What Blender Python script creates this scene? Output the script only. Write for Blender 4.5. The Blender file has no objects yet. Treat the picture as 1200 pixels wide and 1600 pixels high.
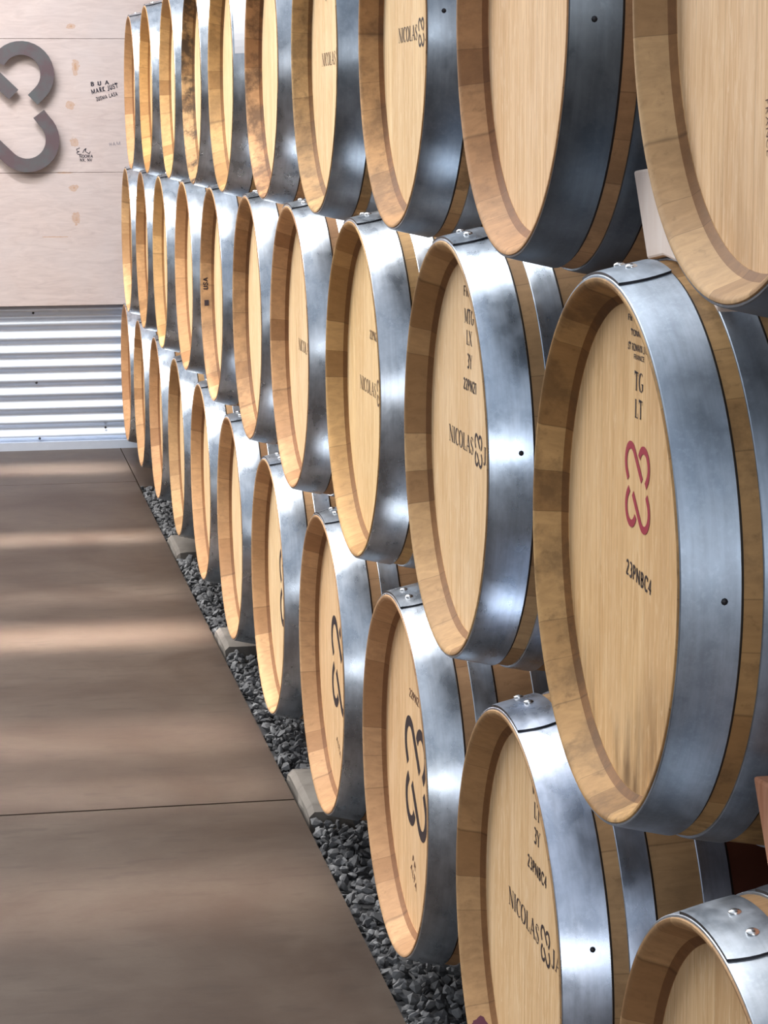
import bpy, bmesh, math, random
import numpy as np
from mathutils import Vector, Matrix

random.seed(7); rng = np.random.default_rng(7)
PI = math.pi
col = bpy.context.scene.collection
scn = bpy.context.scene

# ------------------------------------------------------------------ camera, world, lights, exposure
ZO = 0.372                                  # height of the bottom row's barrel axes above the floor
FPX = 3654.71
cam_d = bpy.data.cameras.new('camera'); cam = bpy.data.objects.new('camera', cam_d); col.objects.link(cam)
cam_d.sensor_fit = 'VERTICAL'; cam_d.sensor_height = 36.0; cam_d.sensor_width = 27.0
cam_d.lens = FPX / 1600 * 36.0
cam_d.clip_start = 0.02
yaw, pitch, roll = 0.17547, 0.16248, -0.00515
fw = Vector((math.sin(yaw)*math.cos(pitch), math.cos(yaw)*math.cos(pitch), -math.sin(pitch)))
rt = Vector((math.cos(yaw), -math.sin(yaw), 0)); up = rt.cross(fw)
r2 = rt*math.cos(roll) + up*math.sin(roll); u2 = -rt*math.sin(roll) + up*math.cos(roll)
cam.matrix_world = Matrix(((r2.x, u2.x, -fw.x, -0.64582), (r2.y, u2.y, -fw.y, 0.0), (r2.z, u2.z, -fw.z, 1.01887+ZO), (0, 0, 0, 1)))
scn.camera = cam

w = bpy.data.worlds.new('world'); scn.world = w; w.use_nodes = True
nt = w.node_tree; bg = nt.nodes['Background']
tc = nt.nodes.new('ShaderNodeTexCoord'); sp = nt.nodes.new('ShaderNodeSeparateXYZ'); rp = nt.nodes.new('ShaderNodeValToRGB')
mr = nt.nodes.new('ShaderNodeMapRange'); mr.inputs[1].default_value = -1; mr.inputs[2].default_value = 1
nt.links.new(tc.outputs['Generated'], sp.inputs[0]); nt.links.new(sp.outputs[2], mr.inputs[0]); nt.links.new(mr.outputs[0], rp.inputs[0])
els = rp.color_ramp.elements
els[0].position = 0.0; els[0].color = (0.02, 0.016, 0.013, 1)
els[1].position = 1.0; els[1].color = (0.66, 0.70, 0.77, 1)
for p, c in ((0.49, (0.04, 0.032, 0.028, 1)), (0.51, (0.17, 0.175, 0.18, 1)), (0.60, (0.26, 0.275, 0.30, 1)), (0.72, (0.46, 0.51, 0.58, 1))):
    e = els.new(p); e.color = c
nt.links.new(rp.outputs[0], bg.inputs[0]); bg.inputs[1].default_value = 0.9

def area(name, loc, target, sx, sy, power, color=(1, 1, 1), spread=180):
    l = bpy.data.lights.new(name, 'AREA'); l.shape = 'RECTANGLE'; l.size = sx; l.size_y = sy; l.energy = power; l.color = color
    l.spread = math.radians(spread)
    o = bpy.data.objects.new(name, l); col.objects.link(o); o.location = loc
    d = Vector(target) - Vector(loc)
    o.rotation_euler = d.to_track_quat('-Z', 'Y').to_euler()
    return o
# daylight from the open door behind the camera, unseen key and floor-band lamps added over the aisle, wash on the end wall
area('door_daylight', (-1.2, -4.0, 1.75), (0.0, 6.0, 1.3), 3.0, 0.8, 60, (0.95, 0.97, 1.0))
area('aisle_key_light', (-2.5, 6.6, 4.7), (0.0, 5.4, 0.9), 1.8, 7.0, 375, (1.0, 0.965, 0.92))  # unseen panel placed to light the barrel heads, clear of hoop reflections
area('wall_wash', (-1.2, 8.9, 3.6), (-0.7, 10.3, .9), 1.6, 0.2, 14, (0.98, 0.97, 1.0), 80)
for Y, W, p in ((9.72, .25, 5.0), (8.02, .10, 4.2), (7.0, .2, 1.2), (6.42, .22, 7.5), (5.28, .3, 3.2), (4.85, .2, 1.6), (4.12, .3, 2.0)):
    l = area('added_floor_band_light', (-0.98, Y, 3.3), (-0.98, Y, 0), 1.9, W, p*1.25, (1.0, 0.97, 0.93), 7)  # unseen narrow beams added to lay bright bands across the floor

scn.view_settings.view_transform = 'Standard'; scn.view_settings.look = 'None'
scn.view_settings.gamma = 1; scn.view_settings.use_curve_mapping = False
scn.view_settings.exposure = 0.68

# ------------------------------------------------------------------ helpers
def link(o, parent=None, loc=None):
    col.objects.link(o)
    if parent is not None: o.parent = parent
    if loc is not None: o.location = loc
    return o
def mesh_obj(name, verts, faces, mats, parent=None, loc=None, smooth=False, midx=None, edges=()):
    me = bpy.data.meshes.new(name); me.from_pydata([tuple(v) for v in verts], list(edges), [tuple(f) for f in faces])
    for m in (mats if isinstance(mats, (list, tuple)) else [mats]): me.materials.append(m)
    if midx is not None: me.polygons.foreach_set('material_index', midx)
    if smooth: me.polygons.foreach_set('use_smooth', [True]*len(me.polygons))
    me.update()
    return link(bpy.data.objects.new(name, me), parent, loc)
def inst(name, me, parent=None, loc=None, color=None):
    o = bpy.data.objects.new(name, me); link(o, parent, loc)
    if color: o.color = color
    return o
def empty(name, loc):
    o = bpy.data.objects.new(name, None); o.empty_display_size = 0.1; return link(o, None, loc)
def tag(o, label=None, cat=None, group=None, kind=None):
    for k, v in (('label', label), ('category', cat), ('group', group), ('kind', kind)):
        if v: o[k] = v
def box(v, f, x0, x1, y0, y1, z0, z1):
    b = len(v); v += [(x, y, z) for z in (z0, z1) for y in (y0, y1) for x in (x0, x1)]
    f += [tuple(b+i for i in q) for q in ((0, 2, 3, 1), (4, 5, 7, 6), (0, 1, 5, 4), (2, 6, 7, 3), (0, 4, 6, 2), (1, 3, 7, 5))]

class NT:
    """small helper to write node materials"""
    def __init__(s, name):
        s.m = bpy.data.materials.new(name); s.m.use_nodes = True; s.t = s.m.node_tree; s.b = s.t.nodes['Principled BSDF']
    def n(s, typ, **k):
        nd = s.t.nodes.new('ShaderNode'+typ)
        for a, v in k.items():
            if a.startswith('i_'):
                key = a[2:]; key = int(key) if key.isdigit() else key.replace('_', ' '); inp = nd.inputs[key]
                if hasattr(v, 'is_linked') or isinstance(v, bpy.types.NodeSocket): s.t.links.new(v, inp)
                else: inp.default_value = v
            else: setattr(nd, a, v)
        return nd
    def math(s, op, a, b=0.0, c=0.0, clamp=False):
        nd = s.t.nodes.new('ShaderNodeMath'); nd.operation = op; nd.use_clamp = clamp
        for i, v in enumerate((a, b, c)):
            if isinstance(v, bpy.types.NodeSocket): s.t.links.new(v, nd.inputs[i])
            else: nd.inputs[i].default_value = v
        return nd.outputs[0]
    def mix(s, fac, a, b, mode='MIX'):
        nd = s.t.nodes.new('ShaderNodeMix'); nd.data_type = 'RGBA'; nd.blend_type = mode
        for i, v in ((0, fac), (6, a), (7, b)):
            if isinstance(v, bpy.types.NodeSocket): s.t.links.new(v, nd.inputs[i])
            else: nd.inputs[i].default_value = v if i == 0 else (tuple(v)+(1,) if len(v) == 3 else v)
        return nd.outputs[2]
    def ramp(s, fac, stops):
        nd = s.t.nodes.new('ShaderNodeValToRGB'); s.t.links.new(fac, nd.inputs[0]); e = nd.color_ramp.elements
        for i, (p, c) in enumerate(stops):
            c = (c, c, c, 1) if isinstance(c, (int, float)) else tuple(c)+(1,)
            if i < 2: e[i].position = p; e[i].color = c
            else: q = e.new(p); q.color = c
        return nd.outputs[0]
    def coords(s, scale=(1, 1, 1), rand=True, rs=37.0):
        tc = s.n('TexCoord'); v = tc.outputs['Object']
        if rand:
            oi = s.n('ObjectInfo'); r = s.math('MULTIPLY', oi.outputs['Random'], rs)
            cx = s.n('CombineXYZ', i_0=r, i_1=r, i_2=r)
            a = s.n('VectorMath', operation='ADD', i_0=v, i_1=cx.outputs[0]); base = a.outputs[0]
        else: base = v
        mp = s.n('Mapping', i_Vector=base); mp.inputs['Scale'].default_value = scale
        return v, mp.outputs[0]
    def noise(s, vec, scale, detail=4, rough=.55, dist=0.0):
        nd = s.n('TexNoise', i_Vector=vec); nd.inputs['Scale'].default_value = scale; nd.inputs['Detail'].default_value = detail
        nd.inputs['Roughness'].default_value = rough; nd.inputs['Distortion'].default_value = dist
        return nd.outputs['Fac']
    def set(s, color=None, rough=None, metal=None, bump=None, bstr=.3, bdist=.002, spec=None):
        for key, v in (('Base Color', color), ('Roughness', rough), ('Metallic', metal), ('Specular IOR Level', spec)):
            if v is None: continue
            if isinstance(v, bpy.types.NodeSocket): s.t.links.new(v, s.b.inputs[key])
            else: s.b.inputs[key].default_value = tuple(v)+(1,) if isinstance(v, (tuple, list)) else v
        if bump is not None:
            bn = s.n('Bump', i_Height=bump); bn.inputs['Strength'].default_value = bstr; bn.inputs['Distance'].default_value = bdist
            s.t.links.new(bn.outputs[0], s.b.inputs['Normal'])
        return s.m

# ------------------------------------------------------------------ materials
def stave_mat(name, light, dark, bevel=False):
    k = NT(name)
    v, g = k.coords((9, 90, 90))
    sx = k.n('SeparateXYZ', i_0=v)
    ang = k.math('ARCTAN2', sx.outputs[1], sx.outputs[2])
    oi = k.n('ObjectInfo')
    u0 = k.math('ADD', k.math('MULTIPLY', ang, 22/(2*PI)), k.math('MULTIPLY', oi.outputs['Random'], 61.0))
    wv = k.math('MULTIPLY', k.math('SINE', k.math('MULTIPLY', u0, 2.3)), 0.34)
    u = k.math('ADD', u0, wv)
    fl = k.math('FLOOR', u); fr = k.math('FRACT', u)
    wn = k.n('TexWhiteNoise', noise_dimensions='1D'); k.t.links.new(fl, wn.inputs['W'])
    edge = k.math('MINIMUM', fr, k.math('SUBTRACT', 1.0, fr))
    seam = k.ramp(edge, ((0.0, 0.62), (0.016, 1.0)))
    grain = k.noise(g, 1.0, 6, .6, .6)
    _, g2 = k.coords((1, 1, 1)); blot = k.noise(g2, 15, 5, .68); fine = k.noise(g2, 60, 4, .7)
    c = k.mix(wn.outputs['Value'], light, dark)
    c = k.mix(k.math('MULTIPLY', k.ramp(grain, ((.35, 0), (.7, 1))), .35), c, tuple(x*.62 for x in dark))
    c = k.mix(1.0, c, seam, 'MULTIPLY')
    st = k.math('MULTIPLY', k.ramp(blot, ((.45, 0), (.60, 1))), oi.outputs['Alpha'])
    c = k.mix(st, c, (.085, .055, .035))
    st2 = k.math('MULTIPLY', k.ramp(fine, ((.60, 0), (.70, 1))), .35)
    c = k.mix(st2, c, (.22, .13, .06))
    if not bevel:    # wine-stained belly between the bilge hoops
        d = k.math('ABSOLUTE', k.math('SUBTRACT', sx.outputs[0], .475))
        belly = k.math('LESS_THAN', k.math('ADD', d, k.math('MULTIPLY', blot, .01)), .283)
        wine = k.mix(blot, (.16, .048, .026), (.075, .025, .015))
        c = k.mix(belly, c, wine)
    if not bevel:  # contact shadow and grime painted along each hoop's rear edge
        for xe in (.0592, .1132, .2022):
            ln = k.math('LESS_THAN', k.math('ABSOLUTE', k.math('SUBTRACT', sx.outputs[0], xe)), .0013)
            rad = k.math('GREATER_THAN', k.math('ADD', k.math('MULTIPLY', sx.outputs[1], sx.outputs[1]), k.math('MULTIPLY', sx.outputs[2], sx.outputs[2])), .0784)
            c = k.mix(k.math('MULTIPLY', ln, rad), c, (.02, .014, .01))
    c = k.mix(1.0, c, oi.outputs['Color'], 'MULTIPLY')
    return k.set(c, .62, 0, grain, .25, .001, .25)
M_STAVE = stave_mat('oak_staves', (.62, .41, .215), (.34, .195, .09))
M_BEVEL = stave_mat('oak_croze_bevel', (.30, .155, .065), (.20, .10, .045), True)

def head_mat():
    k = NT('oak_head')
    v, g = k.coords((60, 85, 4.0))
    sx = k.n('SeparateXYZ', i_0=v); oi = k.n('ObjectInfo')
    u = k.math('ADD', k.math('MULTIPLY', sx.outputs[1], 11.5), k.math('MULTIPLY', oi.outputs['Random'], 47.3))
    fl = k.math('FLOOR', u); fr = k.math('FRACT', u)
    wn = k.n('TexWhiteNoise', noise_dimensions='1D'); k.t.links.new(fl, wn.inputs['W'])
    edge = k.math('MINIMUM', fr, k.math('SUBTRACT', 1.0, fr)); seam = k.ramp(edge, ((0.0, 0.80), (0.015, 1.0)))
    grain = k.noise(g, 1.0, 7, .62, 1.6)
    _, g3 = k.coords((1, 150, 22)); fleck = k.noise(g3, 1.0, 4, .6, 1.2)
    _, g2 = k.coords((1, 1, .32)); blot = k.noise(g2, 14, 5, .6, .8)
    c = k.mix(wn.outputs['Value'], (.90, .665, .385), (.78, .54, .295))
    c = k.mix(k.math('MULTIPLY', k.ramp(grain, ((.38, 0), (.62, 1))), .68), c, (.60, .375, .175))
    c = k.mix(k.math('MULTIPLY', k.ramp(fleck, ((.52, 0), (.64, 1))), .5), c, (.93, .74, .49))
    c = k.mix(k.math('MULTIPLY', k.ramp(blot, ((.45, 0), (.70, 1))), .40), c, (.92, .72, .48))
    c = k.mix(1.0, c, seam, 'MULTIPLY')
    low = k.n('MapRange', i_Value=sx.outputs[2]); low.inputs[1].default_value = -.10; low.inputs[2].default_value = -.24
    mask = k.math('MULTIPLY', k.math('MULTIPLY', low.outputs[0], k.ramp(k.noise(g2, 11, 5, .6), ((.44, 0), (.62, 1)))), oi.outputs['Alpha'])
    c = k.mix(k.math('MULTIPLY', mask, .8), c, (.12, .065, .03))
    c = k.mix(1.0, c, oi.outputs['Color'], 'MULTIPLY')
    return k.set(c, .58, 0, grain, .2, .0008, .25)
M_HEAD = head_mat()

def hoop_mat():
    k = NT('galvanised_steel')
    v, g = k.coords((1, 1, 1))
    oi = k.n('ObjectInfo')
    # rolled streaks run round the hoop: use axial position and angle
    sx = k.n('SeparateXYZ', i_0=v); ang = k.math('ARCTAN2', sx.outputs[1], sx.outputs[2])
    cy = k.n('CombineXYZ', i_0=k.math('MULTIPLY', sx.outputs[0], 160.0), i_1=k.math('MULTIPLY', ang, 2.5), i_2=k.math('MULTIPLY', oi.outputs['Random'], 50.0))
    streak = k.noise(cy.outputs[0], 1.0, 4, .6, .4)
    cy2 = k.n('CombineXYZ', i_0=k.math('MULTIPLY', sx.outputs[0], 40.0), i_1=k.math('MULTIPLY', ang, 7.0), i_2=k.math('MULTIPLY', oi.outputs['Random'], 80.0))
    blot = k.noise(cy2.outputs[0], 1.0, 4, .55, .3); big = k.noise(g, 5, 4, .6); fine = k.noise(g, 170, 3, .6)
    c = k.mix(k.ramp(blot, ((.36, 0), (.66, 1))), (.40, .445, .50), (.57, .615, .675))
    c = k.mix(k.math('MULTIPLY', k.ramp(streak, ((.4, 0), (.7, 1))), .35), c, (.32, .34, .37))
    c = k.mix(k.math('MULTIPLY', k.ramp(fine, ((.50, 0), (.68, 1))), .35), c, (.58, .62, .68))
    c = k.mix(k.math('MULTIPLY', k.ramp(big, ((.55, 0), (.75, 1))), .5), c, (.25, .26, .25))
    c = k.mix(1.0, c, oi.outputs['Color'], 'MULTIPLY')
    ro = k.n('MapRange', i_Value=blot); ro.inputs[1].default_value = .3; ro.inputs[2].default_value = .7
    ro.inputs[3].default_value = .24; ro.inputs[4].default_value = .36
    rough = k.math('ADD', ro.outputs[0], k.math('MULTIPLY', k.math('SUBTRACT', 1.0, oi.outputs['Alpha']), .3))
    return k.set(c, rough, .93, k.mix(.5, blot, fine), .025, .0005)
M_HOOP = hoop_mat()
k = NT('rivet_steel'); M_RIVET = k.set((.72, .72, .72), .25, 1.0)
k = NT('nail_and_lap_shadow'); M_NAIL_SHADOW = k.set((.03, .03, .035), .4, .6)  # also colours the painted shadow gap round the hoop laps
k = NT('black_stencil_ink'); M_INK = k.set((.022, .010, .014), .6, 0)
k = NT('brown_stencil_ink'); M_BROWN = k.set((.14, .055, .03), .7, 0)
k = NT('faded_stencil_ink'); M_FADE = k.set((.16, .09, .045), .7, 0)
k = NT('red_stencil_ink'); M_RED = k.set((.36, .018, .045), .6, 0)
k = NT('violet_stencil_ink'); M_VIO = k.set((.09, .06, .13), .6, 0)
k = NT('white_paper'); M_PAPER = k.set((.86, .87, .90), .6, 0)

def concrete(name, a, b, stain, rough=.5):
    k = NT(name); v, g = k.coords((1, 1, 1), rand=False)
    n1 = k.noise(g, 2.2, 7, .65, .6); n2 = k.noise(g, 14, 6, .7); n3 = k.noise(g, 120, 3, .6)
    mp = k.n('Mapping', i_Vector=g); mp.inputs['Scale'].default_value = (1, 3.2, 1); n4 = k.noise(mp.outputs[0], 9, 4, .5, .3)
    c = k.mix(k.ramp(n1, ((.35, 0), (.65, 1))), a, b)
    c = k.mix(k.math('MULTIPLY', k.ramp(n2, ((.4, 0), (.7, 1))), .35), c, stain)
    c = k.mix(k.math('MULTIPLY', k.ramp(n4, ((.56, 0), (.66, 1))), .45), c, tuple(x*.70 for x in a))
    c = k.mix(k.math('MULTIPLY', n3, .25), c, tuple(x*.6 for x in b))
    return k.set(c, rough, 0, n2, .12, .003, .35)
M_FLOOR = concrete('sealed_brown_concrete', (.040, .022, .0125), (.080, .058, .043), (.034, .017, .009), .52)
M_SLEEP = concrete('pale_concrete', (.155, .135, .118), (.215, .195, .17), (.11, .09, .075), .8)

k = NT('bluestone_gravel'); v, g = k.coords((1, 1, 1), rand=False)
geo = k.n('NewGeometry'); rnd = k.n('TexWhiteNoise', noise_dimensions='1D'); k.t.links.new(geo.outputs['Random Per Island'], rnd.inputs['W'])
c = k.mix(rnd.outputs['Value'], (.075, .076, .080), (.26, .26, .262)); c = k.mix(k.math('MULTIPLY', k.noise(g, 90, 4, .6), .5), c, (.07, .07, .075))
M_GRAVEL = k.set(c, .75, 0, k.noise(g, 160, 3, .6), .3, .002, .3)

KN = [(-.171, 1.457, .016, .010), (-.157, 1.287, .014, .028), (-.183, 1.124, .017, .014), (-.170, .968, .015, .017), (-.176, .773, .018, .012), (-.171, .643, .013, .024),
      (-.72, 1.30, .015, .02), (-.73, 1.0, .016, .018), (-.71, .72, .014, .02), (-1.3, 1.2, .015, .02), (-1.31, .8, .015, .02), (-.168, 1.71, .015, .02), (-.217, .8375, .032, .0035), (-.257, .563, .055, .0022), (-.8, .56, .05, .003)]
KN = [(x, z, a*1.25, b*1.25) for x, z, a, b in KN]
def ply():
    k = NT('whitewashed_plywood'); v, g = k.coords((1.6, 1, 9), rand=False)
    grain = k.noise(g, 5, 7, .6, 1.2); _, g2 = k.coords((1, 1, 1), rand=False); blot = k.noise(g2, 3.2, 5, .6, .8)
    c = k.mix(k.ramp(grain, ((.32, 0), (.7, 1))), (.52, .44, .41), (.42, .345, .325))
    c = k.mix(k.math('MULTIPLY', k.ramp(blot, ((.4, 0), (.7, 1))), .5), c, (.49, .445, .44))
    sx = k.n('SeparateXYZ', i_0=v); nn = k.noise(g2, 60, 3, .6)
    for x, z, a, b in KN:
        dx = k.math('DIVIDE', k.math('SUBTRACT', sx.outputs[0], x), a); dz = k.math('DIVIDE', k.math('SUBTRACT', sx.outputs[2], z+ZO), b)
        a, b = a, b
        d = k.math('SQRT', k.math('ADD', k.math('MULTIPLY', dx, dx), k.math('MULTIPLY', dz, dz)))
        d = k.math('ADD', d, k.math('MULTIPLY', k.math('SUBTRACT', nn, .5), 1.6))
        f = k.ramp(d, ((.05, .9), (.5, .4), (.8, .62), (1.2, 0)))
        c = k.mix(f, c, (.40, .235, .13))
    return k.set(c, .6, 0, grain, .12, .002, .3)
M_PLY = ply()
k = NT('backing_board'); M_BACK = k.set((.10, .085, .075), .8, 0)
k = NT('corrugated_steel'); v, g = k.coords((1, 1, 1), rand=False)
n = k.noise(g, 30, 4, .6); c = k.mix(n, (.64, .70, .80), (.56, .62, .72)); M_CORR = k.set(c, .42, .55, n, .05, .001)
k = NT('weathered_sign_steel'); v, g = k.coords((1, 1, 1), rand=False); n = k.noise(g, 9, 5, .6)
c = k.mix(k.ramp(n, ((.4, 0), (.6, 1))), (.105, .072, .080), (.095, .100, .105)); M_SIGN = k.set(c, .55, .25)
k = NT('marker_ink'); M_MARK = k.set((.015, .015, .03), .5, 0)
k = NT('faint_marker_ink'); M_MARK2 = k.set((.22, .21, .24), .5, 0)
def plain_wood(name, a, b):
    k = NT(name); v, g = k.coords((40, 40, 5), rand=False); n = k.noise(g, 1.5, 6, .6, 1.0)
    return k.set(k.mix(k.ramp(n, ((.35, 0), (.7, 1))), a, b), .6, 0, n, .15, .001, .3)
M_CHOCKW = plain_wood('pale_pine', (.88, .76, .68), (.80, .65, .56))
M_CHOCKP = plain_wood('reddish_pine', (.72, .35, .21), (.58, .24, .13))
k = NT('dark_rear_wall'); v, g = k.coords((1, 1, 1), rand=False); M_WR = k.set(k.mix(k.noise(g, 4, 4, .6), (.16, .11, .08), (.24, .18, .14)), .8, 0)

# ------------------------------------------------------------------ setting
v, f = [], []
for y0_, y1_ in ((-1.2, 4.712), (4.720, 9.300), (9.305, 10.50)): box(v, f, -4.0, -.004 if y1_ < 10 else -.003, y0_, y1_, -.12, 0)
box(v, f, .001, 1.45, 9.16, 10.50, -.12, 0)
box(v, f, -4.0, 1.45, -1.2, 10.5, -.2, -.10)
fl = mesh_obj('floor', v, f, M_FLOOR); tag(fl, 'brown sealed concrete aisle floor with sawn joints', kind='structure')

WY = 10.33
v, f = [], []
box(v, f, -4.0, 1.45, WY+.03, WY+.12, -.1, 3.3); nb = len(f)
zb = [.265, .838, 1.405, 1.975, 2.55, 2.9]
for i in range(5): box(v, f, -4.0, 1.45, WY-.045, WY+.03, zb[i]+ZO, zb[i+1]+ZO-.0012)
wb = mesh_obj('wall_back', v, f, [M_BACK, M_PLY], midx=[0]*nb+[1]*(len(f)-nb)); tag(wb, 'end wall of whitewashed plywood above corrugated steel', kind='structure')
bv = wb.modifiers.new('bevel', 'BEVEL'); bv.width = .0015; bv.segments = 1
# corrugated steel: ribs run along X
v, f = [], []; zt, pitch_ = .30+ZO, .0617
zs = np.arange(.034, zt, .0617/14); N = len(zs)
xs = [-4.0, -.5085, -.507, 1.45]
for x, off in ((-4.0, 0), (-.507, 0), (-.509, -.002), (1.45, -.002)):
    for z in zs: v.append((x, WY+.018+off+.009*math.cos(2*PI*(z-.03)/pitch_), z))
for c0 in (0, 2):
    for i in range(N-1): f.append((c0*N+i, (c0+1)*N+i, (c0+1)*N+i+1, c0*N+i+1))
b = len(v); v += [(-4, WY-.012, .036), (1.45, WY-.012, .036), (1.45, WY-.012, 0), (-4, WY-.012, 0), (1.45, WY+.026, .036), (-4, WY+.026, .036)]
f += [(b+3, b+2, b+1, b), (b, b+1, b+4, b+5)]
cs = mesh_obj('corrugated_sheet', v, f, M_CORR, wb, smooth=True); cs.data.polygons[-1].use_smooth = False; cs.data.polygons[-2].use_smooth = False
sm = bpy.data.meshes.new('screw'); bm = bmesh.new(); bmesh.ops.create_uvsphere(bm, u_segments=10, v_segments=6, radius=.0055); bm.to_mesh(sm); bm.free(); sm.materials.append(M_NAIL_SHADOW)
for x, z in ((-.365, .231), (-.36, -.075), (-.353, -.322), (-.063, -.281), (-.95, .1), (-.95, -.2)):
    inst('screw', sm, cs, (x, WY+.010, z+ZO))

v, f = [], []; box(v, f, 1.33, 1.45, -1.2, WY+.03, 0, 3.0)
wr = mesh_obj('wall_right', v, f, M_WR); tag(wr, 'dark wall behind the barrel stack', kind='structure')

# concrete sleepers crossing the gravel under the barrels
def sleeper(y0_, y1_, label, sd):
    rr = random.Random(sd); nx, ny = 40, 8; vv, ff = [], []
    for j in range(ny+1):
        for i in range(nx+1):
            x = i*(1.21/nx) if i > 3 else [0, .005, .016, .04][i]; y = y0_+(y1_-y0_)*j/ny
            z = .0225+rr.uniform(-.0012, .0012)
            if i == 0: z = .001; x += rr.uniform(0, .006)
            elif i == 1: z = .012
            if j in (0, ny): z -= .006; y += rr.uniform(-.004, .004)
            vv.append((x, y, z))
    for j in range(ny):
        for i in range(nx): a = j*(nx+1)+i; ff.append((a, a+1, a+nx+2, a+nx+1))
    ring = [i for i in range(nx+1)] + [j*(nx+1)+nx for j in range(1, ny+1)] + [ny*(nx+1)+i for i in range(nx-1, -1, -1)] + [j*(nx+1) for j in range(ny-1, 0, -1)]
    b = len(vv); vv += [(vv[q][0], vv[q][1], -.028) for q in ring]
    m = len(ring)
    for q in range(m): r = (q+1) % m; ff.append((ring[r], ring[q], b+q, b+r))
    ff.append(tuple(b+q for q in range(m)))
    o = mesh_obj('concrete_sleeper', vv, ff, M_SLEEP)
    tag(o, label, 'sleeper', 'concrete sleepers under the barrel stack'); return o
sleeper(4.56, 4.89, 'pale concrete sleeper at the floor joint, nearest one showing in the gravel', 1)
sleeper(6.13, 6.38, 'pale concrete sleeper in the gravel, second one back from the floor joint', 2)
sleeper(7.58, 7.92, 'pale concrete sleeper in the gravel, farthest one near the end wall', 3)

# gravel
def ico_pts():
    bm = bmesh.new(); bmesh.ops.create_icosphere(bm, subdivisions=1, radius=1); V = np.array([x.co[:] for x in bm.verts]); F = np.array([[y.index for y in x.verts] for x in bm.faces]); bm.free(); return V, F
IV, IF = ico_pts()
tmpl = []
for i in range(16):
    V = IV.copy()
    for c_ in range(9):                     # chip flat facets
        n_ = rng.normal(size=3); n_ /= np.linalg.norm(n_); d = rng.uniform(.30, .72); s_ = V@n_
        V -= np.outer(np.clip(s_-d, 0, None), n_)
    tmpl.append(V*np.array([1, rng.uniform(.6, .95), rng.uniform(.4, .7)]))
VV, FF, nv = [], [], 0
def stones(n, x0, x1, y0_, y1_, z0, z1, smin, smax):
    global nv
    for i in range(n):
        x = rng.uniform(x0, x1); y = rng.uniform(y0_, y1_)
        if any(a-.012 < y < b_+.012 for a, b_ in ((4.56, 4.89), (6.13, 6.38), (7.58, 7.92))): continue
        T = tmpl[rng.integers(16)]; s_ = rng.uniform(smin, smax)
        q = rng.normal(size=4)*np.array([1, .45, .45, 1]); q /= np.linalg.norm(q); a, b_, c_, d = q
        R = np.array([[1-2*(c_*c_+d*d), 2*(b_*c_-a*d), 2*(b_*d+a*c_)], [2*(b_*c_+a*d), 1-2*(b_*b_+d*d), 2*(c_*d-a*b_)], [2*(b_*d-a*c_), 2*(c_*d+a*b_), 1-2*(b_*b_+c_*c_)]])
        P = (T*s_)@R.T; P += np.array([max(x, .003+P[:, 0].max()), y, rng.uniform(z0, z1)])
        top = P[:, 2].max()
        if top > .022: P[:, 2] -= top-.022
        VV.append(P); FF.append(IF+nv); nv += len(P)
stones(11000, .004, .36, 2.1, 9.15, -.026, .006, .010, .020)
stones(2500, .36, 1.2, 1.2, 9.15, -.028, -.002, .014, .024)
P = np.concatenate(VV); Fc = np.concatenate(FF)
b = len(P); P = np.concatenate([P, [[0.001, -1, -.03], [1.33, -1, -.03], [1.33, 9.16, -.03], [0.001, 9.16, -.03]]]); faces = Fc.tolist()+[[b, b+1, b+2, b+3]]
gr = mesh_obj('gravel', P.tolist(), faces, M_GRAVEL); tag(gr, 'dark grey crushed stone gravel filling the strip under the barrels', 'gravel', kind='stuff')

# ------------------------------------------------------------------ lettering (stroke font) and emblem
def arc(cx, cy, rx, ry, a0, a1, n=14): return [(cx+rx*math.cos(math.radians(a0+(a1-a0)*i/n)), cy+ry*math.sin(math.radians(a0+(a1-a0)*i/n))) for i in range(n+1)]
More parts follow.
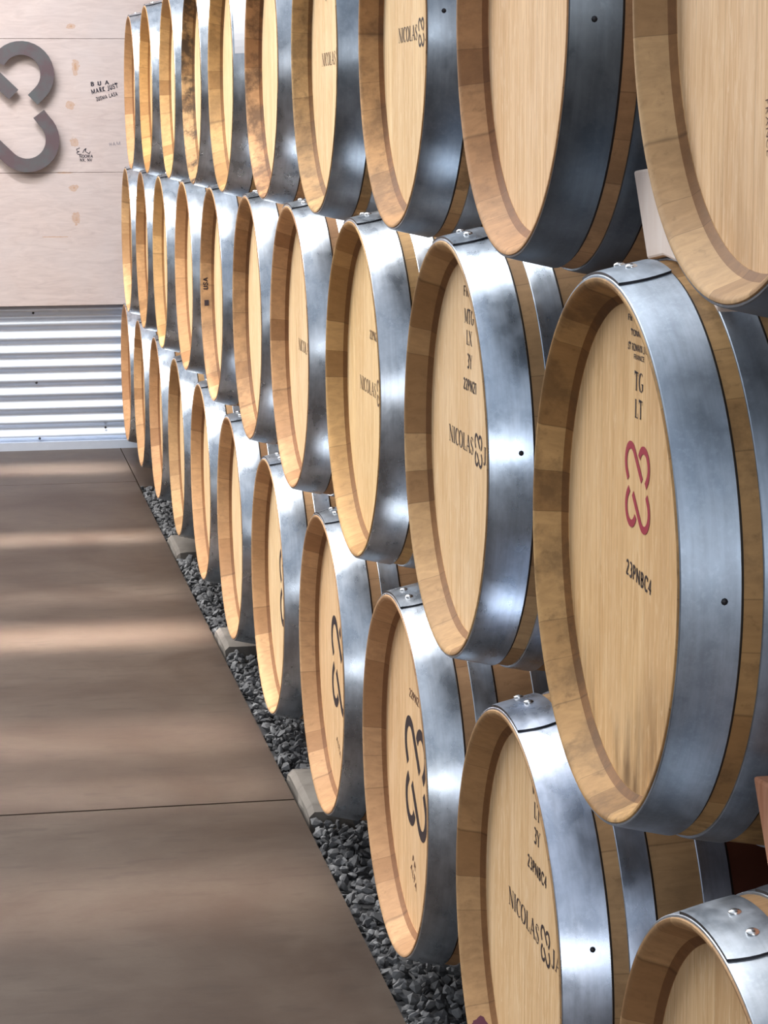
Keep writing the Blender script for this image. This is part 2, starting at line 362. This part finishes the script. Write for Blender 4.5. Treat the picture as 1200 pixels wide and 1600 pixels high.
# glyph: width, strokes [(weight, points)], serif centres
G = {
 'N': (.86, [('n', [(.12, 0), (.12, 1)]), ('t', [(.10, 1), (.74, 0)]), ('n', [(.74, 0), (.74, 1)])], [(.12, 0), (.74, 1), (.06, 1)]),
 'I': (.36, [('t', [(.18, 0), (.18, 1)])], [(.18, 0), (.18, 1)]),
 'C': (.76, [('t', arc(.44, .5, .34, .49, 115, 245)), ('n', arc(.44, .5, .34, .49, 45, 115)), ('n', arc(.44, .5, .34, .49, 245, 315)), ('n', [(.69, .72), (.69, .98)])], []),
 'O': (.86, [('t', arc(.43, .5, .35, .49, 120, 240)), ('t', arc(.43, .5, .35, .49, -60, 60)), ('n', arc(.43, .5, .35, .49, 60, 120)), ('n', arc(.43, .5, .35, .49, 240, 300))], []),
 'L': (.66, [('t', [(.18, 0), (.18, 1)]), ('n', [(.1, .02), (.58, .02), (.58, .26)])], [(.18, 1)]),
 'A': (.84, [('n', [(.1, 0), (.42, 1)]), ('t', [(.40, 1), (.74, 0)]), ('n', [(.22, .34), (.62, .34)])], [(.1, 0), (.74, 0)]),
 'S': (.60, [('n', [(.50, .76), (.50, .95)]), ('n', arc(.30, .76, .19, .23, 30, 150, 8)), ('t', [(.13, .84), (.12, .70), (.20, .58), (.38, .46), (.49, .34), (.50, .2)]), ('n', arc(.30, .23, .20, .23, -10, -160, 8)), ('n', [(.09, .06), (.09, .26)])], []),
 'J': (.50, [('t', [(.34, 1), (.34, .12), (.27, -.03)]), ('n', [(.27, -.03), (.18, -.07), (.08, -.02), (.08, .08)])], [(.34, 1)]),
 'Y': (.80, [('t', [(.06, 1), (.40, .5)]), ('n', [(.74, 1), (.40, .5)]), ('t', [(.40, .5), (.40, 0)])], [(.08, 1), (.72, 1), (.40, 0)]),
 'T': (.72, [('t', [(.36, 0), (.36, 1)]), ('n', [(.05, .80), (.05, .98), (.67, .98), (.67, .80)])], [(.36, 0)]),
 'G': (.82, [('t', arc(.44, .5, .34, .49, 115, 245)), ('n', arc(.44, .5, .34, .49, 45, 115)), ('n', arc(.44, .5, .34, .49, 245, 310)), ('t', [(.68, .42), (.68, .08)]), ('n', [(.52, .42), (.80, .42)])], []),
 'M': (1.0, [('n', [(.12, 0), (.12, 1)]), ('t', [(.12, 1), (.48, .1)]), ('n', [(.48, .1), (.86, 1)]), ('t', [(.86, 1), (.86, 0)])], [(.12, 0), (.86, 0), (.07, 1), (.9, 1)]),
 'X': (.78, [('t', [(.08, 1), (.70, 0)]), ('n', [(.08, 0), (.70, 1)])], [(.08, 0), (.70, 1), (.70, 0), (.08, 1)]),
 'V': (.80, [('t', [(.06, 1), (.40, 0)]), ('n', [(.40, 0), (.74, 1)])], [(.08, 1), (.72, 1)]),
 '3': (.60, [('t', arc(.28, .75, .22, .24, 130, -80, 10)), ('t', arc(.28, .27, .24, .26, 80, -140, 10))], []),
 '2': (.60, [('t', arc(.29, .73, .21, .25, 160, -20, 10)+[(.08, .03)]), ('t', [(.06, .04), (.54, .04)])], []),
 '1': (.40, [('t', [(.2, 0), (.2, 1)]), ('n', [(.2, 1), (.06, .84)])], [(.2, 0)]),
 '4': (.62, [('t', [(.42, 0), (.42, 1), (.06, .3), (.56, .3)])], []),
 'P': (.62, [('t', [(.14, 0), (.14, 1)]), ('t', [(.14, .97)]+arc(.28, .73, .24, .24, 90, -90, 10)+[(.14, .49)])], []),
 'B': (.64, [('t', [(.14, 0), (.14, 1)]), ('t', [(.14, .97)]+arc(.28, .75, .22, .22, 90, -90, 8)+[(.14, .53)]), ('t', [(.14, .53)]+arc(.30, .28, .25, .25, 90, -90, 8)+[(.14, .03)])], []),
 'R': (.68, [('t', [(.14, 0), (.14, 1)]), ('t', [(.14, .97)]+arc(.28, .74, .22, .23, 90, -90, 8)+[(.14, .51)]), ('t', [(.3, .5), (.58, 0)])], []),
 'F': (.56, [('t', [(.14, 0), (.14, 1)]), ('t', [(.14, .96), (.54, .96)]), ('t', [(.14, .52), (.44, .52)])], []),
 'E': (.58, [('t', [(.14, 0), (.14, 1)]), ('t', [(.14, .96), (.54, .96)]), ('t', [(.14, .52), (.46, .52)]), ('t', [(.14, .04), (.54, .04)])], []),
 'U': (.66, [('t', [(.12, 1), (.12, .25)]+arc(.34, .25, .22, .23, 180, 360, 8)+[(.56, 1)])], []),
 'D': (.66, [('t', [(.14, 0), (.14, 1)]), ('t', [(.14, .97)]+arc(.24, .5, .34, .47, 80, -80, 10)+[(.14, .03)])], []),
 'H': (.66, [('t', [(.14, 0), (.14, 1)]), ('t', [(.54, 0), (.54, 1)]), ('t', [(.14, .5), (.54, .5)])], []),
 'K': (.62, [('t', [(.14, 0), (.14, 1)]), ('t', [(.54, 1), (.14, .42), (.56, 0)])], []),
 '.': (.3, [('t', [(.12, .0), (.12, .12)])], []), ',': (.3, [('t', [(.15, .1), (.1, -.12)])], []),
 "'": (.25, [('t', [(.12, .8), (.12, 1)])], []), ' ': (.4, [], []),
}
def stroke(vv, ff, pts, wd, caps=None):
    """flat ribbon with mitred joints in a 2D plane"""
    p = [Vector(q) for q in pts]; n = len(p); L = []
    for i in range(n):
        a = p[max(i-1, 0)]; b_ = p[min(i+1, n-1)]; d = (b_-a)
        if d.length < 1e-9: d = Vector((1, 0))
        d.normalize(); nrm = Vector((-d.y, d.x))
        if 0 < i < n-1:
            d1 = (p[i]-p[i-1]).normalized(); m = max(.35, abs(nrm.dot(Vector((-d1.y, d1.x)))))
        else: m = 1
        L.append((p[i]+nrm*wd/2/m, p[i]-nrm*wd/2/m))
    if caps:   # caps: end normals for angled cuts
        pass
    b = len(vv)
    for a, c_ in L: vv.append((a.x, a.y)); vv.append((c_.x, c_.y))
    for i in range(n-1): ff.append((b+2*i, b+2*i+1, b+2*i+3, b+2*i+2))
def text2d(s, u, vtop, h, width, serif=True, tw=.15, nw=.06, rot=0.0, gap=.06):
    vv, ff = [], []; x = 0
    for ch in s:
        wd, st, sf = G[ch]
        for kd, pts in st: stroke(vv, ff, [(x+a, b_) for a, b_ in pts], tw if kd == 't' else nw)
        if serif:
            for a, b_ in sf: stroke(vv, ff, [(x+a-.11, b_+(.02 if b_ == 0 else -.02)), (x+a+.11, b_+(.02 if b_ == 0 else -.02))], .04)
        x += wd+gap
    kx = width/(x-gap); c_, s_ = math.cos(rot), math.sin(rot); out = []
    for a, b_ in vv:
        X = a*kx; Z = (b_-1)*h; out.append((u+X*c_-Z*s_, vtop+X*s_+Z*c_))
    return out, ff
def emblem_strokes():
    r, c1, c2 = .0185, (-.0250, .0235), (.0225, .0235)
    A = lambda c_, a0, a1, n=18: arc(c_[0], c_[1], r, r, a0, a1, n)
    s1 = [(-.0340, .0050)]+A(c1, 225, 45)+[(.0165, .0087)]
    s2 = A(c2, 153, -45)+[(.0300, .0050)]
    return [s1, s2, [(-a, -b_) for a, b_ in s2], [(-a, -b_) for a, b_ in s1]]
EMB = emblem_strokes()
def emblem2d(u, vz, sc, wd=.0088):
    vv, ff = [], []
    for s_ in EMB: stroke(vv, ff, [(u+a*sc, vz+b_*sc) for a, b_ in s_], wd*sc)
    return vv, ff

# ------------------------------------------------------------------ barrel meshes
LB, RE, RB, TH = .95, .2885, .3455, .0027
def R(x): return RB-(RB-RE)*((x-LB/2)/(LB/2))**2
def lathe(prof, n=112, a0=0, a1=2*PI, closed=True):
    vv, ff = [], []; m = n if closed else n+1
    for i in range(m):
        a = a0+(a1-a0)*i/n
        for x, r in prof: vv.append((x, -r*math.sin(a), r*math.cos(a)))       # angle 0 = top, positive towards the camera (-Y)
    k_ = len(prof)
    for i in range(n):
        j = (i+1) % m
        for q in range(k_-1): ff.append((i*k_+q, i*k_+q+1, j*k_+q+1, j*k_+q))
    return vv, ff
def make_mesh(name, vv, ff, mats, midx=None, smooth=True, sharp=35):
    me = bpy.data.meshes.new(name); me.from_pydata(vv, [], ff)
    for m in mats: me.materials.append(m)
    if midx: me.polygons.foreach_set('material_index', midx)
    if smooth: me.polygons.foreach_set('use_smooth', [True]*len(ff)); me.set_sharp_from_angle(angle=math.radians(sharp))
    bm = bmesh.new(); bm.from_mesh(me); bmesh.ops.recalc_face_normals(bm, faces=bm.faces); bm.to_mesh(me); bm.free()
    me.update(); return me
xo = [LB*(i/24) for i in range(1, 24)]
half = [(.055, .262), (.0365, .262), (.0300, .2695), (.0040, .2800), (.0008, .2835), (0.0, .2850), (0.0, .2875), (.0012, R(0))]
prof = half + [(x, R(x)) for x in xo] + [(LB-x, r) for x, r in reversed(half)]
vv, ff = lathe(prof)
kq = len(prof)-1; mi = []
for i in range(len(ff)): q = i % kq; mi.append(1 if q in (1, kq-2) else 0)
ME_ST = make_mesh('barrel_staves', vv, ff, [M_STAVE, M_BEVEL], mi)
# head disc (both ends), slightly domed edge
def head_mesh(side):
    vv, ff = [], []; n = 96; rings = [0, .08, .16, .235, .2625]
    for x in ((.0372,), (LB-.0372,))[side]:
        b = len(vv); vv.append((x, 0, 0))
        for r in rings[1:]:
            for i in range(n): a = 2*PI*i/n; vv.append((x, r*math.cos(a), r*math.sin(a)))
        for i in range(n): j = (i+1) % n; ff.append((b, b+1+i, b+1+j))
        for q in range(len(rings)-2):
            for i in range(n): j = (i+1) % n; o = b+1+q*n; ff.append((o+i, o+n+i, o+n+j, o+j))
    return make_mesh('barrel_head', vv, ff, [M_HEAD], smooth=False)
ME_HD = head_mesh(0); ME_HDB = head_mesh(1)
def hoop_mesh(x0, x1, lap=(-.27, .22)):
    xs_ = np.linspace(x0, x1, 7)
    pr = [(x0, R(x0)-.001), (x0, R(x0)+TH*.7), (x0+.0008, R(x0)+TH)]+[(x, R(x)+TH) for x in xs_[1:-1]]+[(x1-.0008, R(x1)+TH), (x1, R(x1)+TH*.7), (x1, R(x1)-.001)]
    vv, ff = lathe(pr, 128)
    # riveted lap
    nl = 14; b = len(vv); e = .004
    for i in range(nl+1):
        for j in range(7):
            t = j/6; x = x0+.0008+(x1-x0-.0016)*t
            bow = .018*(1-(2*t-1)**2)               # rounded lap end
            a = lap[0]-bow+(lap[1]+bow-lap[0]+bow)*i/nl
            vv.append((x, -(R(x)+2*TH)*math.sin(a), (R(x)+2*TH)*math.cos(a)))
    for i in range(nl):
        for j in range(6): q = b+i*7+j; ff.append((q, q+1, q+8, q+7))
    ring = [b+j for j in range(7)]+[b+i*7+6 for i in range(1, nl+1)]+[b+nl*7+j for j in range(5, -1, -1)]+[b+i*7 for i in range(nl-1, 0, -1)]
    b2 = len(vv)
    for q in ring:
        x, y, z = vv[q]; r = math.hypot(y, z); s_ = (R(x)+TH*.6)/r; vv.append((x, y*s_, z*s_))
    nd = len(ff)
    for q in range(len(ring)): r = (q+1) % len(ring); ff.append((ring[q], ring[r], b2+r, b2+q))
    return make_mesh('barrel_hoop', vv, ff, [M_HOOP, M_NAIL_SHADOW], [0]*nd+[1]*(len(ff)-nd), sharp=28)  # dark lap edge walls paint in the shadow gap under the lap
HP = [(.0015, .058), (.078, .112), (.167, .201)]
ME_HP = [hoop_mesh(*h) for h in HP]
ME_HPB = [hoop_mesh(LB-h[1], LB-h[0]) for h in HP]
rm = bpy.data.meshes.new('rivet'); bm = bmesh.new(); bmesh.ops.create_uvsphere(bm, u_segments=14, v_segments=8, radius=.0068)
for q in bm.verts: q.co.z *= .55
for q in bm.faces: q.smooth = True
bm.to_mesh(rm); bm.free(); rm.materials.append(M_RIVET)
nm = bpy.data.meshes.new('nail'); bm = bmesh.new(); bmesh.ops.create_uvsphere(bm, u_segments=8, v_segments=6, radius=.0036)
for q in bm.verts: q.co.z *= .5
bm.to_mesh(nm); bm.free(); nm.materials.append(M_NAIL_SHADOW)

Y0 = [9.95871, 9.55148, 9.15331]; Z0 = [0.0, .57554, 1.15376]; SP = .798
def on_hoop(me, name, parent, x, a, extra):
    o = inst(name, me, parent, (x, -(R(x)+extra)*math.sin(a), (R(x)+extra)*math.cos(a)))
    o.rotation_euler = (a, 0, 0); return o
def surf(name, d2, m, parent):
    """paint on the front head: u runs towards the camera (-Y), v is up"""
    vv, ff = d2; x = .0372-.0005
    return mesh_obj(name, [(x, -u, v_) for u, v_ in vv], ff, m, parent)

# per barrel: (row, i): small offsets (dx, dy, dz), wood tint, stain, head tint, hoop tint
OFF = {(1,10):(.06,0,0),(0,0):(.006,0,-.001),(0,1):(.005,.001,-.002),(0,2):(.005,0,-.003),(0,3):(.007,0,-.003),(0,4):(.007,.001,0),(0,5):(.003,-.002,-.003),(0,6):(0,0,-.003),(0,7):(.002,0,-.003),(0,8):(-.001,-.002,-.003),(0,9):(-.004,-.006,.002),(0,10):(0,-.002,-.002),
       (1,0):(-.005,.001,.002),(1,1):(-.003,.003,.001),(1,2):(-.002,0,-.001),(1,3):(.005,.003,.001),(1,4):(.006,0,-.001),(1,5):(.008,0,-.002),(1,6):(0,0,0),(1,7):(0,.001,-.001),(1,8):(-.001,.003,.002),(1,9):(.004,0,0),
       (2,0):(-.008,0,.004),(2,1):(-.007,0,.003),(2,2):(0,0,.001),(2,3):(0,0,0),(2,4):(-.003,0,-.002),(2,5):(0,0,.003),(2,6):(-.002,0,-.001),(2,7):(-.001,0,.003),(2,8):(-.005,-.003,.002),(2,9):(.004,0,0)}
DEF_ST, DEF_HD, DEF_HP = (1, .96, .92, .12), (1, 1, 1, .0), (1, 1, 1, 1)
STC = {(0,10):(.88,.82,.78,.1),(0,9):(.92,.86,.80,.15),(0,8):(1.12,1.02,1.02,0),(0,7):(1.12,1.02,1.0,0),(0,6):(1.12,1.02,.98,0),(0,5):(1.08,.98,.95,.1),(0,4):(1.05,.95,.92,.1),(0,2):(1,.88,.85,.1),(0,1):(.95,.85,.8,.1),(0,0):(.95,.82,.78,0),
       (1,9):(.93,.86,.70,.45),(1,8):(.98,.94,.88,.12),(1,7):(1.08,1.0,.80,.05),(1,6):(1.08,.95,.9,.15),(1,5):(1.0,.9,.85,.3),(1,4):(.95,.86,.82,.35),(1,3):(1.12,1.0,.95,0),(1,2):(1.1,1.04,.88,.1),(1,1):(.9,.78,.66,.25),
       (2,9):(.92,.90,.86,.10),(2,8):(1.0,.86,.80,.25),(2,7):(1.12,.98,.84,.45),(2,6):(1.05,1.0,.85,.5),(2,5):(1.05,.90,.82,.75),(2,4):(1.05,.98,.78,.3),(2,3):(.85,.80,.72,1.0),(2,2):(1.05,.98,.82,.2),(2,1):(1.12,.98,.72,0),(2,0):(.95,.86,.82,.1)}
HDC = {(1,9):(.94,.86,.76,1.0),(1,8):(1,.98,.98,0),(1,7):(1.05,1.02,.92,0),(2,9):(.98,.92,.92,.3),(2,8):(1.02,.97,.98,0),(0,8):(.98,.90,.86,0),(0,7):(.98,.90,.86,0),(0,9):(.95,.91,.88,0),(0,10):(.85,.80,.76,0)}
HPC = {(2,9):(.34,.34,.35,.5),(2,8):(.27,.28,.285,.6),(2,7):(.55,.575,.60,.8),(2,6):(.60,.63,.66,.85),(1,9):(.74,.80,.87,.35),(1,8):(.92,.98,1.05,1),(1,4):(.85,.87,.9,1),(1,1):(.8,.82,.84,1),(0,9):(.95,.97,1.05,1),(0,10):(.78,.80,.82,.6)}  # low top-row tints paint in the dark surroundings those hoops reflect
ORD = ['nearest the end wall', 'second from the end wall', 'third from the end wall', 'fourth from the end wall', 'fifth from the end wall', 'sixth from the end wall',
       'seventh from the end wall', 'eighth from the end wall', 'ninth from the end wall', 'tenth from the end wall', 'eleventh from the end wall', 'twelfth from the end wall']
ROWN = ['bottom row', 'middle row', 'top row']
LAB = {(1,9):'oak barrel with red looped emblem on its head, middle row, nearest in view',
       (1,8):'oak barrel in middle row stencilled MTG LX 3Y above black NICOLAS lettering',
       (1,7):'yellowish oak barrel in middle row with faded NICOLAS lettering, eighth from end wall',
       (0,9):'oak barrel in bottom row stencilled LT 3Y above NICOLAS JAY, wine spot below',
       (0,8):'oak barrel in bottom row with complete large black looped emblem',
       (0,7):'oak barrel in bottom row with half of a large black emblem, eighth from end wall',
       (0,10):'oak barrel at bottom right corner, cut off, brown FRANCE lettering',
       (2,9):'large oak barrel cut off at top right corner, pale blotchy head',
       (2,8):'oak barrel in top row with plain head and very dark hoop',
       (2,7):'oak barrel in top row with bold black NICOLAS lettering, eighth from end wall',
       (2,4):'oak barrel in top row with white paper label on its hoop',
       (2,3):'oak barrel in top row with mouldy dark speckled rim, fourth from end wall',
       (1,4):'oak barrel in middle row with small black stamp on its rim',
       (1,10):'oak barrel of the middle row just past the right picture edge',
       (0,11):'oak barrel of the bottom row nearest the camera, past the right edge'}
RIV = {(1,9):(-.10,.05,.03),(0,8):(-.04,.117,.022),(0,10):(-.05,.117,.036),(0,9):(-.22,-.04,.035)}
NAIL = {(1,9):(.042,1.563),(1,8):(.042,1.461),(2,8):(.028,1.647),(2,7):(.024,1.489),(0,9):(.038,1.276),(2,6):(.05,1.35),(2,5):(.05,1.2),(0,7):(.04,1.75)}
HEADS = {}
SCL = {(0, 9): 1.012, (0, 4): .992, (1, 3): .99, (0, 1): .99}
def barrel(row, i):
    dx, dy, dz = OFF.get((row, i), (0, 0, 0)); rr = random.Random(row*50+i)
    yc = Y0[row]-i*SP+dy; zc = Z0[row]+ZO+dz
    root = empty('wine_barrel', (dx, yc, zc-RB*SCL.get((row, i), 1.0)))
    lab = LAB.get((row, i)) or 'oak wine barrel on its side in the %s, %s' % (ROWN[row], ORD[i])
    tag(root, lab, 'barrel', 'oak wine barrels stacked on their sides')
    sc = SCL.get((row, i), 1.0); root.scale = (1, sc, sc)
    tw = rr.uniform(-.06, .06)
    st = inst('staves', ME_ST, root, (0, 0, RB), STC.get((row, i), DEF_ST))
    hd = inst('head', ME_HD, root, (0, 0, RB), HDC.get((row, i), DEF_HD))
    inst('head', ME_HDB, root, (0, 0, RB))
    hc = HPC.get((row, i), DEF_HP)
    for q, me in enumerate(ME_HP+ME_HPB):
        h = inst('hoop', me, root, (0, 0, RB), hc)
        if q == 0:
            a1, a2, rx = RIV.get((row, i), (-.06+tw, .10+tw, .03))
            on_hoop(rm, 'rivet', h, rx, a1, 2*TH); on_hoop(rm, 'rivet', h, rx, a2, 2*TH)
            if (row, i) in NAIL: x, a = NAIL[(row, i)]; on_hoop(nm, 'nail', h, x, a, TH)
            if (row, i) == (2, 4):
                vv, ff = [], []
                for j in range(9):
                    a = math.radians(56+25*j/8)
                    for x in (.006, .056): vv.append((x, -(R(x)+TH+.0008)*math.sin(a), (R(x)+TH+.0008)*math.cos(a)))
                for j in range(8): ff.append((2*j, 2*j+1, 2*j+3, 2*j+2))
                pl = mesh_obj('paper_label', vv, ff, M_PAPER, h)
        if q == 1 and (row, i) == (0, 9): on_hoop(nm, 'nail', h, .10, 1.276, TH)
    HEADS[(row, i)] = (hd, st)
    return root
for i in range(12): barrel(0, i)
for i in range(11): barrel(1, i)
for i in range(10): barrel(2, i)

def txt(key, s, u, vtop, h, width, m=M_INK, **kw):
    hd = HEADS[key][0]; surf('lettering', text2d(s, u, vtop, h, width, **kw), m, hd)
ST = dict(serif=False, tw=.17, nw=.17)
# middle row, barrel with the red emblem
kk = (1, 9)
txt(kk, 'FR', -.0197, .2492, .0065, .016, **ST); txt(kk, 'TONNELLERIE', -.0078, .2339, .0060, .080, **ST)
txt(kk, 'ST ROMAIN JTEE', -.0185, .2195, .0072, .0764, **ST); txt(kk, 'FRANCE', .0039, .2087, .0050, .0382, **ST)
txt(kk, 'TG', .0069, .1907, .0195, .0325); txt(kk, 'LT', .0091, .1620, .0195, .0291)
surf('emblem', emblem2d(.0225, .0698, 1.0, .0082), M_RED, HEADS[kk][0])
txt(kk, '23PNBC4', -.0149, -.0132, .0157, .0935, rot=-.072, serif=False, tw=.17, nw=.17, gap=.16)
# middle row, MTG barrel
kk = (1, 8)
txt(kk, 'FR', -.030, .225, .014, .035, M_FADE, **ST)
txt(kk, 'MTG', -.0234, .1938, .0198, .0600); txt(kk, 'LX', -.0110, .1646, .0200, .0352); txt(kk, '3Y', -.0049, .1319, .0192, .0314)
txt(kk, '22PN21', -.0291, .0964, .0152, .0838, serif=False, tw=.18, nw=.18, gap=.16)
def wordmark(key, u, v_, m=M_INK, sc=1.0):
    txt(key, 'NICOLAS', u, v_, .0239*sc, .163*sc, m)
    surf('emblem', emblem2d(u+.196*sc, v_-.0135*sc, .50*sc, .0085), m, HEADS[key][0])
    txt(key, 'JAY', u+.2265*sc, v_-.003*sc, .0234*sc, .0765*sc, m)
wordmark(kk, -.1279, .0187)
# bottom row, NICOLAS JAY barrel
kk = (0, 9)
txt(kk, 'VTG', -.0018, .2094, .0200, .0490); txt(kk, 'LT', .0097, .1811, .0205, .0316); txt(kk, '3Y', .0104, .1487, .0195, .0317)
txt(kk, '23PNBC4', -.0218, .1041, .0151, .0969, serif=False, tw=.18, nw=.18, gap=.16)
wordmark(kk, -.1243, .0284)
wordmark((2, 7), -.1222, .0171, sc=.94); wordmark((2, 6), -.1238, .0076, M_FADE); wordmark((1, 7), -.1197, .0131, M_FADE); wordmark((1, 6), -.1036, .0100, M_FADE)
txt((1, 7), '22PN21', -.0159, .1012, .0146, .080, M_FADE, serif=False, tw=.17, nw=.17, gap=.16)
txt((2, 6), '3Y', -.075, .134, .03, .03, M_FADE)
txt((0, 8), '22PN21', -.0456, .1308, .0134, .088, M_BROWN, serif=False, tw=.17, nw=.17, gap=.16)
for q, u in ((8, .006), (7, .002), (6, .040)): surf('emblem', emblem2d(u, -.006, 1.95), M_INK, HEADS[(0, q)][0])
txt((0, 8), 'ALTA', -.035, -.158, .013, .055, M_BROWN, serif=False, tw=.14, nw=.14, rot=-.5); txt((0, 8), 'FR', -.020, -.140, .012, .030, M_BROWN, serif=False, tw=.14, nw=.14, rot=-.5)
txt((0, 7), 'ALTA', -.030, -.150, .013, .055, M_BROWN, serif=False, tw=.14, nw=.14, rot=-.5)
txt((0, 10), 'ST ROMAIN', .0357, .2390, .0066, .060, M_BROWN, **ST); txt((0, 10), 'FRANCE', .0583, .2289, .0056, .038, M_BROWN, **ST)
txt((2, 9), 'NJ', -.016, .017, .0272, .050, M_VIO)
txt((2, 9), 'FRANCE', .012, -.110, .009, .05, M_BROWN, rot=-1.45, serif=False, tw=.1, nw=.1)
# small stamp on a rim and a wine spot on another: laid on the sloping chime
def chime_pt(a, x): r = .2800-(x-.004)*(.0105/.026)-.0006; return (x, -r*math.sin(a), r*math.cos(a))
def chime_mark(key, name, d2, a0, m):
    vv, ff = d2; mesh_obj(name, [chime_pt(a0+b_/.275, x) for x, b_ in vv], ff, m, HEADS[key][1])
vv, ff = [], []; stroke(vv, ff, [(.010, 0), (.022, 0)], .016); chime_mark((1, 4), 'stamp', (vv, ff), -1.72, M_INK)
d2 = text2d('USA', .010, .0, .012, .035, serif=False, tw=.2, nw=.2); chime_mark((1, 4), 'stamp', ([(.008+(-b_), a) for a, b_ in d2[0]], d2[1]), -1.62, M_INK)
vv = [(.014, 0)]+[(.014+.011*math.cos(2*PI*i/20)*(1+.2*math.sin(3*i)), .016*math.sin(2*PI*i/20)*(1+.15*math.sin(5*i))) for i in range(20)]
ff = [(0, 1+i, 1+(i+1) % 20) for i in range(20)]
k = NT('wine_spot'); M_WINE = k.set((.10, .012, .035), .6, 0)
chime_mark((0, 9), 'wine_spot', (vv, ff), -2.35, M_WINE)

# ------------------------------------------------------------------ chocks between barrels
def chock(name, poly, x0, x1, m, label):
    n = len(poly); vv = [(x0, y, z+ZO) for y, z in poly]+[(x1, y, z+ZO) for y, z in poly]
    ff = [tuple(range(n)), tuple(range(2*n-1, n-1, -1))]+[(i+n, (i+1) % n+n, (i+1) % n, i) for i in range(n)]
    o = mesh_obj(name, vv, ff, m); bv = o.modifiers.new('bevel', 'BEVEL'); bv.width = .003; bv.segments = 2
    tag(o, label, 'chock', 'wooden chocks wedged between barrels'); return o
CP = [(2.428, .879), (2.485, .972), (2.225, .990), (2.185, .93), (2.185, .840), (2.240, .864), (2.30, .880), (2.37, .886)]
chock('wooden_chock', CP, .072, .096, M_CHOCKW, 'pale wooden chock standing on the red-emblem barrel under the top right barrel')
ry, rz = 1.979-2.37, -.5755+.003
chock('wooden_chock', [(y+ry, z+rz) for y, z in CP], .086, .110, M_CHOCKP, 'reddish wooden chock at the right picture edge on the bottom corner barrel')

# ------------------------------------------------------------------ sign and handwriting on the end wall
sg = empty('wall_sign', (-.520, WY-.0535, 1.118+ZO)); tag(sg, 'dark steel looped emblem sign mounted on the whitewashed plywood wall', 'sign')
SC = 5.9
for s_ in EMB:
    vv, ff = [], []; stroke(vv, ff, [(a*SC, b_*SC) for a, b_ in s_], .0098*SC)
    n = len(vv); V3 = [(x, -.022, z) for x, z in vv]+[(x, -.010, z) for x, z in vv]
    m = n//2; F3 = list(ff)+[tuple(q+n for q in reversed(t)) for t in ff]
    for i in range(m-1): F3 += [(2*i, 2*i+2, 2*i+2+n, 2*i+n), (2*i+3, 2*i+1, 2*i+1+n, 2*i+3+n)]
    F3 += [(1, 0, n, n+1), (2*m-2, 2*m-1, 2*m-1+n, 2*m-2+n)]
    # stand-off pins
    for q in (int(len(s_)*.25), int(len(s_)*.75)): box(V3, F3, s_[q][0]*SC-.006, s_[q][0]*SC+.006, -.012, .0085, s_[q][1]*SC-.006, s_[q][1]*SC+.006)
    pl = mesh_obj('sign_plate', V3, F3, M_SIGN, sg)
YW = WY-.0455
def wall_txt(s, x, z, h, width, rot, m, tw=.20):
    vv, ff = text2d(s, x, z+ZO, h, width, serif=False, tw=tw, nw=tw*.8, rot=rot, gap=.12)
    mesh_obj('handwriting', [(a, YW-.0003, b_) for a, b_ in vv], ff, m, wb)
wall_txt("B U A", -.095, 1.222, .017, .080, .10, M_MARK); wall_txt('MARK JUST', -.094, 1.190, .020, .118, .24, M_MARK); wall_txt('2USMA LASA', -.074, 1.157, .016, .095, .26, M_MARK)
vv, ff = [], []
for p in ([(-.147, .944), (-.162, .937), (-.158, .928), (-.150, .929), (-.161, .922), (-.156, .916), (-.140, .916)], [(-.135, .922), (-.128, .936), (-.122, .941), (-.124, .928), (-.118, .924), (-.108, .918), (-.102, .928)]):
    stroke(vv, ff, [(a, b_+ZO) for a, b_ in p], .0028)
mesh_obj('handwriting', [(a, YW-.0003, b_) for a, b_ in vv], ff, M_MARK, wb)
wall_txt('NOOHIA', -.150, .914, .013, .058, 0, M_MARK); wall_txt('NX, NV', -.148, .898, .013, .052, 0, M_MARK)
wall_txt('HAM', -.022, .965, .016, .05, .1, M_MARK2, .1)
